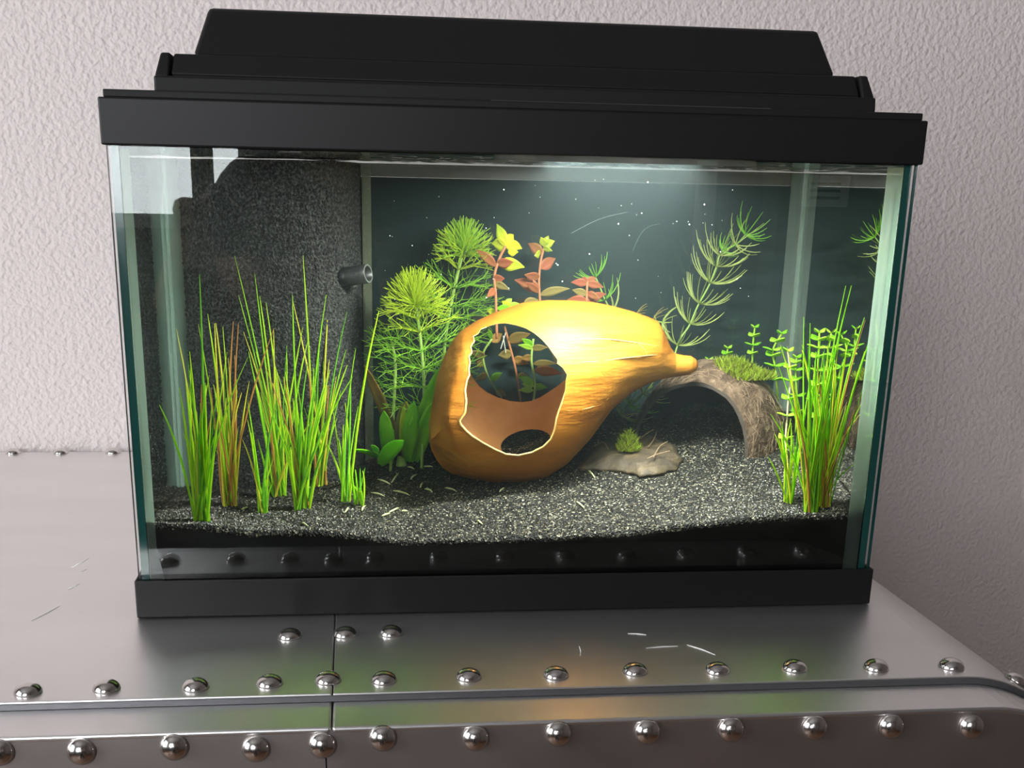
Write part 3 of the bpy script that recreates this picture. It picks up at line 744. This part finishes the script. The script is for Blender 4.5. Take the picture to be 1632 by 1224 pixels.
G(1292, 815, [(1281,505),(1291,515),(1348,455),(1357,455),(1322,650),(1376,660),(1300,560)], 22, 290, 28, 'tall bright grass clump at the front right of the tank', seed=10)
G(1312, 806, [(1384,506),(1390,530),(1378,560),(1391,580),(1340,520),(1352,545),(1388,640),(1382,510),(1362,740)], 24, 280, 34, 'dense yellow green grass clump leaning towards the right glass', mats=(4, 5, 4, .9, 2), seed=11)

# ------------------------------------------------------------------ feathery stem plants
def fork(mb, p, d, L, lev, r, up=.0, mi=0, tw=.45):
    q = p + d*L + Vector((0, 0, up*L)); mb.tube([p, q], [r, r*.75], 3, mi, cap=False)
    if lev == 0: return
    s = d.cross(Vector((rnd(-1, 1), rnd(-1, 1), rnd(-1, 1)))).normalized()
    for sg in (1, -1): fork(mb, q, (d + s*sg*tw + Vector((0, 0, up))).normalized(), L*rnd(.65, .85), lev-1, r*.8, up, mi, tw)
def feather(path, whorls, label, head, headr, seed, mats=(0, 1), nm='feathery_stem_plant'):
    """path: px points bottom to top with depth; whorls: fractions; head: dense crown radius in m"""
    random.seed(seed)
    P = [at(x, y, Y) for x, y, Y in path]; P[0].z = sand_z(P[0].x, P[0].y) - .001 if path[0][1] > 640 else P[0].z
    S_ = spline(P, 8); whorls = [(f, L*1.18, n, v, u, c) for f, L, n, v, u, c in whorls]; root = thing(nm, P[0], label, 'plant', 'feathery and leafy stem plants behind the shell')
    MB().tube(S_, [.0011]*len(S_), 6).build('stem', M_stemg, root, True)
    MT = [M_fern, M_fern2, M_fern3]
    for f, L, n, lev, up, m_ in whorls:
        i = min(len(S_)-2, int(f*(len(S_)-1))); p = S_[i]; t = (S_[i+1]-S_[max(0, i-1)]).normalized()
        a = t.orthogonal().normalized(); b = t.cross(a); mb = MB(); ph = rnd(0, 6)
        for k in range(n):
            q = 2*math.pi*k/n + ph; d = (a*math.cos(q) + b*math.sin(q) + t*up).normalized()
            fork(mb, p, d, L*rnd(.36, .46), lev, .00038, up*.1, 0)
        mb.build('leaf_whorl', MT[m_], root)
    if head:
        tip = S_[-1]
        for k in range(7):
            mb = MB(); n = 20
            for j in range(n):
                q = 2*math.pi*(j+.5*k)/n; el = -.3 + .27*k
                d = Vector((math.cos(q)*math.cos(el), math.sin(q)*math.cos(el), math.sin(el))).normalized()
                L = headr*rnd(.8, 1.05); fork(mb, tip - Vector((0, 0, .003)) + d*.001, d, L*.5, 1, .00032, .05, 0, .3)
            mb.build('crown_whorl', M_fern if seed != 31 else M_fernA, root)
    return root
feather([(705,660,.178), (708,560,.176), (722,470,.172), (740,392,.168)],
        [(.25, .020, 12, 3, .25, 1), (.38, .022, 12, 3, .25, 1), (.50, .024, 13, 3, .3, 1), (.62, .024, 13, 3, .35, 1), (.74, .023, 14, 2, .4, 1), (.84, .020, 14, 2, .5, 0), (.92, .019, 16, 2, .6, 0)],
        'taller feathery lime green stem plant with a round bushy crown', True, .0205, 31)
feather([(672,720,.150), (676,640,.152), (672,560,.150), (662,478,.145)],
        [(.3, .024, 12, 3, .2, 1), (.45, .025, 12, 3, .2, 1), (.58, .025, 13, 3, .3, 1), (.7, .025, 14, 3, .35, 1), (.8, .023, 14, 2, .4, 0), (.9, .022, 16, 2, .55, 0)],
        'shorter feathery lime green stem plant with a wide crown beside the filter pipe', True, .0235, 32)
feather([(622,730,.155), (628,640,.158), (630,580,.160), (624,545,.162)],
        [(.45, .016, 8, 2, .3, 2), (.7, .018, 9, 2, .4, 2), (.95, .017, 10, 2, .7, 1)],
        'dim thin feathery stem in the shade beside the filter holding strip', False, 0, 33)

# ------------------------------------------------------------------ leaves and leafy stems
def lance(t): return max(.04, math.sin(math.pi*min(1, t*.97+.02)**.72)**1.1)
def leaf(parent, p, d, L, W, m, droop=.2, up=Vector((0, 0, 1)), nm='leaf', fold=.25, k=8):
    d = d.normalized(); P = [p + d*L*t + Vector((0, 0, -1))*droop*L*t*t for t in [i/(k-1) for i in range(k)]]
    sd = d.cross(up)
    if sd.length < .1: sd = Vector((1, 0, 0))
    wd = [W*lance(t) for t in [i/(k-1) for i in range(k)]]
    return MB().ribbon(P, wd, sd.normalized(), fold).build(nm, m, parent, True)
def leaf_px(parent, a, b, Ya, Yb, W, m, side=None, bow=.1, nm='leaf', fold=.2):
    p, q = at(*a, Ya), at(*b, Yb); mid = p.lerp(q, .5) + Vector((0, -.3, 1))*bow*(q-p).length
    P = bez(p, mid, q, 9); wd = [W*(.82*lance(i/8) if nm == 'leaf' else .85*max(.05, math.sin(math.pi*min(1, i/8*.95+.05))**.5)) for i in range(9)]
    d = (q-p).normalized(); sd = side or d.cross(Vector((.25, 1, .3))).normalized()
    return MB().ribbon(P, wd, sd, fold).build(nm, m, parent, True)
LS = 'feathery and leafy stem plants behind the shell'
def stem(root, pts, Y, r, m, dz=0):
    P = [at(x, y, Y) for x, y in pts]; S_ = spline(P, 5); MB().tube(S_, [r]*len(S_), 6).build('stem', m, root, True); return S_
# yellow topped red stem
r1 = thing('red_stem_plant', at(790, 520, .158), 'red stemmed plant with bright yellow top leaves above the shell', 'plant', LS)
stem(r1, [(792,540),(790,470),(788,440),(796,412),(806,392)], .158, .0009, M_stemr)
for a, b, W, m_ in [((806,392),(792,357),.0042,M_ly),((806,392),(784,388),.0052,M_ly),((806,390),(832,396),.0046,M_ly),((808,386),(818,374),.0034,M_ly),((797,420),(836,426),.0052,M_ly),((810,402),(826,402),.0034,M_ly),((790,424),(759,398),.0036,M_lr),((794,422),(818,418),.004,M_lr),((788,446),(804,444),.0036,M_lr),((788,452),(812,462),.003,M_lo),((789,462),(776,474),.003,M_lr)]:
    leaf_px(r1, a, b, .158, .158+rnd(-.008, .006), W, m_)
r2 = thing('red_stem_plant', at(860, 490, .165), 'slim red stemmed plant with salmon leaves and a small yellow tip above the shell top', 'plant', LS)
stem(r2, [(862,500),(860,470),(859,445),(862,415),(868,392)], .165, .0008, M_stemr)
for a, b, W, m_ in [((868,392),(862,378),.0028,M_ly),((868,392),(884,384),.003,M_ly),((868,390),(874,376),.0026,M_ly),((866,396),(880,400),.0022,M_ly),((864,404),(842,388),.0042,M_lr),((862,428),(885,412),.0044,M_lr),((860,404),(852,408),.003,M_ly),((860,462),(820,446),.0050,M_lr),((858,444),(836,438),.0040,M_lr),((861,470),(908,460),.0034,M_lo),((858,466),(838,450),.003,M_lr)]:
    leaf_px(r2, a, b, .165, .165+rnd(-.008, .006), W, m_)
r3 = thing('red_stem_plant', at(936, 490, .160), 'short bushy salmon pink plant tip poking over the shell', 'plant', LS)
stem(r3, [(936,500),(935,480),(936,448)], .160, .0008, M_stemr)
for a, b, W, m_ in [((936,452),(910,450),.0032,M_lr),((936,452),(962,458),.0032,M_lr),((936,450),(926,444),.003,M_lr),((936,450),(950,443),.003,M_lr),((935,480),(904,478),.0038,M_lr),((936,480),(966,468),.0036,M_lr),((935,470),(912,462),.0032,M_lo),((936,484),(918,488),.003,M_lr),((936,468),(956,476),.003,M_lr)]:
    leaf_px(r3, a, b, .160, .160+rnd(-.008, .006), W, m_)
r4 = thing('low_leafy_plant', at(815, 500, .162), 'low lime leaves showing along the shell top edge', 'plant', LS)
stem(r4, [(812,505),(812,490)], .162, .0007, M_stemg)
for a, b, W, m_ in [((812,490),(828,484),.0028,M_lp),((812,490),(800,480),.0030,M_ly),((812,492),(790,492),.0030,M_lg),((806,486),(816,476),.0026,M_lp),((835,484),(858,478),.0034,M_lo),((790,500),(776,494),.003,M_ly)]:
    leaf_px(r4, a, b, .162, .162, W, m_)
# plants seen through the hollow shell
random.seed(55)
h1 = thing('trailing_stem_plant', at(775, 640, .185), 'thin olive stem with brown leaves seen through the left of the shell opening', 'plant', LS)
stem(h1, [(800,634),(778,600),(770,565),(784,540)], .183, .0007, M_stemg)
for a, b, W, m_ in [((772,570),(748,560),.0038,M_lo),((784,545),(800,532),.0038,M_lb),((776,598),(756,606),.0034,M_lo),((782,606),(800,594),.003,M_ldk),((790,622),(808,632),.0034,M_lo),((771,575),(760,585),.004,M_lb),((783,540),(778,524),.002,M_lg)]:
    leaf_px(h1, a, b, .183, .183+rnd(-.01, .005), W, m_)
h2 = thing('trailing_stem_plant', at(850, 640, .185), 'pale stem with small bright leaves seen through the right of the shell opening', 'plant', LS)
stem(h2, [(850,640),(853,610),(847,575),(850,540)], .182, .0008, M_stemg)
for a, b, W, m_ in [((850,612),(826,600),.0032,M_lg),((850,615),(832,612),.0036,M_lp),((850,616),(872,618),.0032,M_ldk),((850,622),(826,622),.0026,M_lp),((848,552),(832,540),.0030,M_lg),((848,556),(872,554),.0030,M_lo),((850,580),(888,580),.0028,M_lo),((848,570),(830,572),.003,M_lb),((852,590),(896,596),.0045,M_lr),((849,556),(826,550),.0022,M_lp)]:
    leaf_px(h2, a, b, .182, .182+rnd(-.01, .005), W, m_)
h3 = thing('trailing_stem_plant', at(815, 600, .19), 'dim reddish stem with large dull leaves in the middle of the shell opening', 'plant', LS)
stem(h3, [(830,640),(822,590),(812,550),(804,520)], .187, .0008, M_stemr)
for a, b, W, m_ in [((815,565),(794,566),.0042,M_lo),((818,572),(842,580),.004,M_lb),((810,545),(845,532),.0048,M_lb),((824,600),(845,600),.003,M_lo)]:
    leaf_px(h3, a, b, .187, .187+rnd(-.006, .004), W, m_)
for pts in ([(806,530),(798,556)], [(802,535),(806,562)]):
    MB().tube([at(*u, .184) for u in pts], .00028, 4).build('root_thread', M_root, h3)
# broad strap leaves left of the shell
sp = on_sand(640, 742)
sw = thing('strap_leaf_plant', sp, 'plant with broad green strap leaves at the left side of the shell', 'plant')
for a, b, W, m_, yb in [((654,735),(708,578),.0060,M_ldk,.118),((650,735),(660,640),.0058,M_ldk,.125),((662,735),(694,640),.0060,M_ldk,.118),((606,740),(642,702),.0055,M_lg,.085),((608,730),(564,716),.0040,M_lg,.100),((640,720),(580,582),.0042,M_lb,.135),((645,730),(648,640),.0046,M_ly,.135),((622,738),(612,655),.0055,M_ldk,.135),((600,722),(596,710),.003,M_lg,.11),((636,720),(646,640),.005,M_lo,.135)]:
    leaf_px(sw, a, b, sp.y-.002 if b[1] < 700 else sp.y-.015, yb, W, m_, bow=.06, nm='strap_leaf')
MB().tube([Vector((sp.x, sp.y, sp.z-.002)), Vector((sp.x, sp.y, sp.z+.006))], [.004, .0025], 8).build('crown', M_stemg, sw)
# whorled needle plant on the right, its tip behind the shell, and the low piece
def needles(pts, Y, nodes_, label, seed, L=.019, base=None):
    random.seed(seed); P = [at(x, y, Y + dy) for x, y, dy in pts]; S_ = spline(P, 8)
    root = thing('needle_whorl_plant', P[0], label, 'plant', 'needle leaved plants behind the shell')
    MB().tube(S_, [.0006]*len(S_), 5).build('stem', M_stemg, root, True)
    for f, ln, n, m_ in nodes_:
        i = min(len(S_)-2, int(f*(len(S_)-1))); p = S_[i]; t = (S_[i+1]-S_[max(0, i-1)]).normalized(); a = t.orthogonal().normalized(); b = t.cross(a); mb = MB(); ph = rnd(0, 6)
        for k in range(n):
            q = 2*math.pi*k/n + ph + rnd(-.2, .2); d = a*math.cos(q) + b*math.sin(q); l_ = ln*rnd(.75, 1.1)
            Q = bez(p, p + d*l_*.62 + t*l_*.12, p + d*l_*.9 + t*l_*rnd(.4, .75) + Vector((0, 0, .1*l_)), 6)
            mb.tube(Q, [.00042, .0004, .00036, .0003, .00025, .00015], 3, cap=False)
        mb.build('needle_whorl', m_, root)
    return root
needles([(1066,600,0), (1082,545,0), (1098,520,0), (1112,488,0), (1130,455,-.002), (1142,425,-.004), (1150,402,-.004), (1175,388,0), (1190,372,.002)], .172,
        [(.12,.021,15,M_naj),(.27,.021,15,M_naj),(.40,.022,16,M_naj),(.53,.022,16,M_naj),(.64,.020,16,M_naj),(.72,.017,14,M_naj),(.77,.010,14,M_najt),(.87,.019,9,M_naj),(.985,.015,16,M_najt)],
        'tall needle leaved plant rising towards the right rear corner', 71)
needles([(985,505,0),(968,485,0),(955,455,0),(948,440,0)], .182, [(.2,.018,8,M_naj),(.45,.017,9,M_najt),(.98,.013,14,M_najt)], 'small green needle leaved tip behind the pink plant over the shell', 72)
needles([(985,662,0),(1010,640,-.005),(1040,615,-.008)], .165, [(.1,.018,10,M_naj),(.4,.018,12,M_najt),(.75,.017,12,M_naj)], 'low needle leaved sprig between the shell and the coconut', 73)
needles([(1010,500,0),(1040,510,0),(1060,515,0)], .180, [(.1,.010,8,M_lo),(.5,.010,8,M_lo),(.9,.012,9,M_naj)], 'fuzzy dull needle leaved stem just above the shell tail', 74)
# small round leaved stems on the right
def roundleaf(pts, Y, n, label, seed, L=.0068, W=.0026, stalk=M_lp):
    random.seed(seed); P = [at(x, y, Y) for x, y in pts]; S_ = spline(P, 6)
    root = thing('round_leaf_stem', P[0], label, 'plant', 'small round leaved stems at the right')
    MB().tube(S_, [.00062]*len(S_), 6).build('stem', stalk, root, True)
    for k in range(n):
        i = int((len(S_)-1)*(1 - .80*k/max(1, n-.5))); p = S_[i]; ph = (k % 2)*1.57 + .3
        for j in (0, 1):
            d = Vector((math.cos(ph+math.pi*j), math.sin(ph+math.pi*j)*.8, .55 if k else 1.0)); leaf(root, p, d, L*(.62 if k == 0 else rnd(.85, 1.15)), W*(.8 if k == 0 else 1), M_lp if random.random() < .5 else M_lg, .25)
    return root
roundleaf([(1199,578),(1200,550),(1203,522)], .165, 4, 'single upright round leaved sprig standing above the moss pad', 81)
roundleaf([(1157,590),(1158,570),(1160,555)], .172, 3, 'tiny round leaved sprig left of the moss pad', 82)
roundleaf([(1127,600),(1128,588),(1130,574)], .172, 2, 'smallest round leaved sprig touching the coconut top', 83)
roundleaf([(1240,640),(1236,590),(1232,558),(1246,532)], .150, 6, 'leafy round leaved stem just right of the moss pad', 84, .0085, .0034)
roundleaf([(1250,758),(1252,700),(1256,645),(1260,600),(1256,560)], .092, 6, 'round leaved stem with a long bare pale stalk beside the coconut', 85, .0085, .0030, M_stemp)
roundleaf([(1268,690),(1270,640),(1268,590),(1270,570)], .140, 6, 'round leaved stem behind the bare stalked one', 86, .0075, .003)
roundleaf([(1300,720),(1302,640),(1304,570),(1306,530)], .120, 8, 'round leaved stem seen at the left side of the right grass', 87, .009, .0034)
roundleaf([(1338,720),(1336,640),(1338,560),(1336,522)], .125, 8, 'tallest round leaved stem behind the right grass', 88, .009, .0034)
roundleaf([(1362,720),(1360,640),(1362,570),(1362,538)], .115, 8, 'round leaved stem behind the grass nearest the right glass', 89, .009, .0034)
roundleaf([(1262,730),(1264,715),(1266,700)], .150, 2, 'tiny low round leaved shoot at the foot of the coconut', 90)

# ------------------------------------------------------------------ clippings on the sand, specks and threads in the water
random.seed(5)
CL = [(612,770,20,8),(630,763,12,-16),(602,790,22,6),(640,788,26,7),(628,815,16,-8),(615,823,14,-5),(645,817,10,0),(672,775,5,-9),(683,784,12,5),(718,782,18,5),(682,746,16,0),(660,762,10,-8),(800,783,8,-6),(765,835,8,6),(925,807,12,10),(943,758,10,12),(580,812,6,-8),(495,780,12,2),(486,838,10,6),(552,815,-6,8),(390,812,10,-4),(445,787,12,-3),(655,748,10,4)]
for x, y, dx, dy in CL:
    p = on_sand(x-dx/2, y-dy/2); q = on_sand(x+dx/2, y+dy/2); mdl = p.lerp(q, .5) + Vector((rnd(-.001, .001), .001, .0008))
    for v in (p, q): v.z = sand_z(v.x, v.y) + .0007
    mdl.z = max(mdl.z, sand_z(mdl.x, mdl.y) + .0012)
    o = MB().tube(bez(p, mdl, q, 5), [.0003, .0006, .0006, .0005, .0002], 5).build('plant_clipping', M_clip, None, True, origin=mdl)
    tag(o, 'thin pale plant clipping lying on the dark sand', 'clipping', 'pale clippings scattered on the sand')
mb = MB()
for i in range(60):
    p = at(rnd(600, 1200), rnd(285, 480), rnd(.02, .185)); r = rnd(.0002, .00045)
    mb.add([p+Vector(v)*r for v in ((1,0,0),(-1,0,0),(0,1,0),(0,-1,0),(0,0,1),(0,0,-1))], [(0,2,4),(2,1,4),(1,3,4),(3,0,4),(2,0,5),(1,2,5),(3,1,5),(0,3,5)])
tag(mb.build('floating_specks', M_speck), 'tiny pale specks floating in the upper water', 'specks', kind='stuff')
for i, pts in enumerate(([(910,372),(940,356),(965,346),(1000,338)], [(1008,400),(1022,372),(1036,360),(1052,357)])):
    P = spline([at(x, y, .10+.03*i) for x, y in pts], 6)
    tag(MB().tube(P, [.00011]*len(P), 4).build('slime_thread', M_thread, None, True, origin=P[0]), ['faint straight pale thread drifting above the pink plant', 'faint curved pale thread drifting in the open water'][i], 'thread')

# ------------------------------------------------------------------ the photographer, mirrored in the front glass
M_cloth = mat('dark_clothes', (.012, .012, .014), .9); M_skin = mat('skin', (.45, .26, .18), .55); M_hair = mat('dark_hair', (.012, .009, .007), .6); M_phone = mat('phone_back', (.02, .02, .022), .25)
def skinned(name, pts, edges, mat_, parent, sub=2):
    me = bpy.data.meshes.new(name); me.from_pydata([p[0] for p in pts], edges, []); me.materials.append(mat_)
    o = bpy.data.objects.new(name, me); COL.objects.link(o)
    me.attributes  # skin layer is added by the modifier operator in the UI; add it through bmesh instead
    bm = bmesh.new(); bm.from_mesh(me); L = bm.verts.layers.skin.verify()
    for v, p in zip(bm.verts, pts): v[L].radius = (p[1], p[1] if len(p) < 3 else p[2]); 
    bm.verts.ensure_lookup_table(); bm.verts[0][L].use_root = True
    bm.to_mesh(me); bm.free()
    o.modifiers.new('skin', 'SKIN').use_smooth_shade = True; sb = o.modifiers.new('sub', 'SUBSURF'); sb.levels = sb.render_levels = sub
    dg = bpy.context.evaluated_depsgraph_get(); nm = bpy.data.meshes.new_from_object(o.evaluated_get(dg)); o.modifiers.clear(); o.data = nm
    nm.materials.clear(); nm.materials.append(mat_)
    if parent: o.parent = parent; o.matrix_parent_inverse = Matrix.Translation(-parent.location)
    return o
HX, HY, HZ = 0.0, -1.10, .155
person = thing('person', (HX, -1.3, ZF), 'person in dark clothes holding up a phone, mirrored in the tank glass', 'person')
HL, HR = Vector((-.045, -.665, .185)), Vector((.155, -.665, .16))
bp = [((HX, -1.28, -.42), .15, .11), ((HX, -1.25, -.28), .14, .10), ((HX, -1.20, -.12), .16, .11), ((HX, -1.165, -.02), .11, .08), ((HX, -1.15, .03), .05), ((HX, -1.13, .075), .052),
      ((HX-.17, -1.17, -.05), .062), ((-.20, -.97, -.20), .046), ((-.085, -.74, .09), .030), ((HX+.17, -1.17, -.05), .062), ((.30, -.97, -.20), .046), ((.205, -.74, .06), .030),
      ((HX-.10, -1.22, -.50), .10), ((HX-.13, -.92, -.64), .075), ((HX-.13, -1.30, -.69), .055), ((HX+.10, -1.22, -.50), .10), ((HX+.13, -.92, -.64), .075), ((HX+.13, -1.30, -.69), .055)]
skinned('body', bp, [(0,1),(1,2),(2,3),(3,4),(4,5),(3,6),(6,7),(7,8),(3,9),(9,10),(10,11),(0,12),(12,13),(13,14),(0,15),(15,16),(16,17)], M_cloth, person)
def ell(name, c, r, m_, parent, n=24, k=16, f=None):
    vs = []; fs = []
    for i in range(k+1):
        ph = math.pi*i/k
        for j in range(n):
            a = 2*math.pi*j/n; q = Vector((math.sin(ph)*math.cos(a), math.sin(ph)*math.sin(a), math.cos(ph))); s_ = f(q) if f else 1
            vs.append((c[0]+q.x*r[0]*s_, c[1]+q.y*r[1]*s_, c[2]+q.z*r[2]*s_))
    for i in range(k):
        for j in range(n): fs.append((i*n+j, (i+1)*n+j, (i+1)*n+(j+1) % n, i*n+(j+1) % n))
    return MB().add(vs, fs).build(name, m_, parent, True)
hd = ell('head', (HX, HY, HZ), (.073, .092, .112), M_skin, person, f=lambda q: 1 - .16*max(0, -q.z)**1.5*(1-abs(q.y)*.4) + .10*math.exp(-((q.x/.16)**2 + ((q.z+.12)/.22)**2))*max(0, q.y))
ell('hair', (HX, HY-.014, HZ+.014), (.083, .096, .112), M_hair, person, f=lambda q: 1 if q.y < .45 or q.z > .55 else .86)
for sx in (-1, 1):
    ell('ear', (HX+sx*.074, HY-.005, HZ-.005), (.010, .017, .029), M_skin, person, 12, 8)
    ell('eye', (HX+sx*.031, HY+.081, HZ+.008), (.012, .008, .007), mat('eye_dark', (.03, .02, .015), .2), person, 12, 8)
MB().tube([(HX-.024, HY+.083, HZ-.058), (HX, HY+.090, HZ-.056), (HX+.024, HY+.083, HZ-.058)], [.003, .006, .003], 8).build('mouth', mat('lips', (.35, .13, .11), .5), person, True)
for w_, sx in ((HL, 1), (HR, -1)):
    wr = Vector(bp[8][0] if sx == 1 else bp[11][0])
    pts = [(tuple(w_ - Vector((0, .012, .02))), .026, .017), (tuple(wr), .026)]; ed = [(0, 1)]
    for i in range(4):
        b0 = w_ + Vector((-.010*sx, -.002, .020 - .018*i)); k0 = len(pts); ln = (.9, 1., .95, .75)[i]
        pts += [(tuple(b0), .0095), (tuple(b0 + Vector((.004*sx, .030*ln, .004))), .0085), (tuple(b0 + Vector((.026*sx*ln, .043*ln, .004))), .0075)]
        ed += [(0, k0), (k0, k0+1), (k0+1, k0+2)]
    k0 = len(pts); b0 = w_ + Vector((0, -.018, .012)); pts += [(tuple(b0), .011), (tuple(b0 + Vector((.022*sx, .0, .022))), .009), (tuple(b0 + Vector((.042*sx, .006, .026))), .008)]; ed += [(0, k0), (k0, k0+1), (k0+1, k0+2)]
    skinned('hand', pts, ed, M_skin, person, 1)
# the phone: thin slab just behind the lens position, tilted like the camera
mb = MB().box(-.135, .014, -.012, -.0045, -.058, .014); Mx = Matrix(((right[0], fwd[0], up[0], CAM.x), (right[1], fwd[1], up[1], CAM.y), (right[2], fwd[2], up[2], CAM.z), (0, 0, 0, 1)))
mb.v = [tuple(Mx @ Vector(v)) for v in mb.v]
ph = thing('phone', CAM - fwd*.008, 'dark phone held up in both hands in front of the tank', 'phone')
bevel(mb.build('phone_body', M_phone, ph), .002, 3)
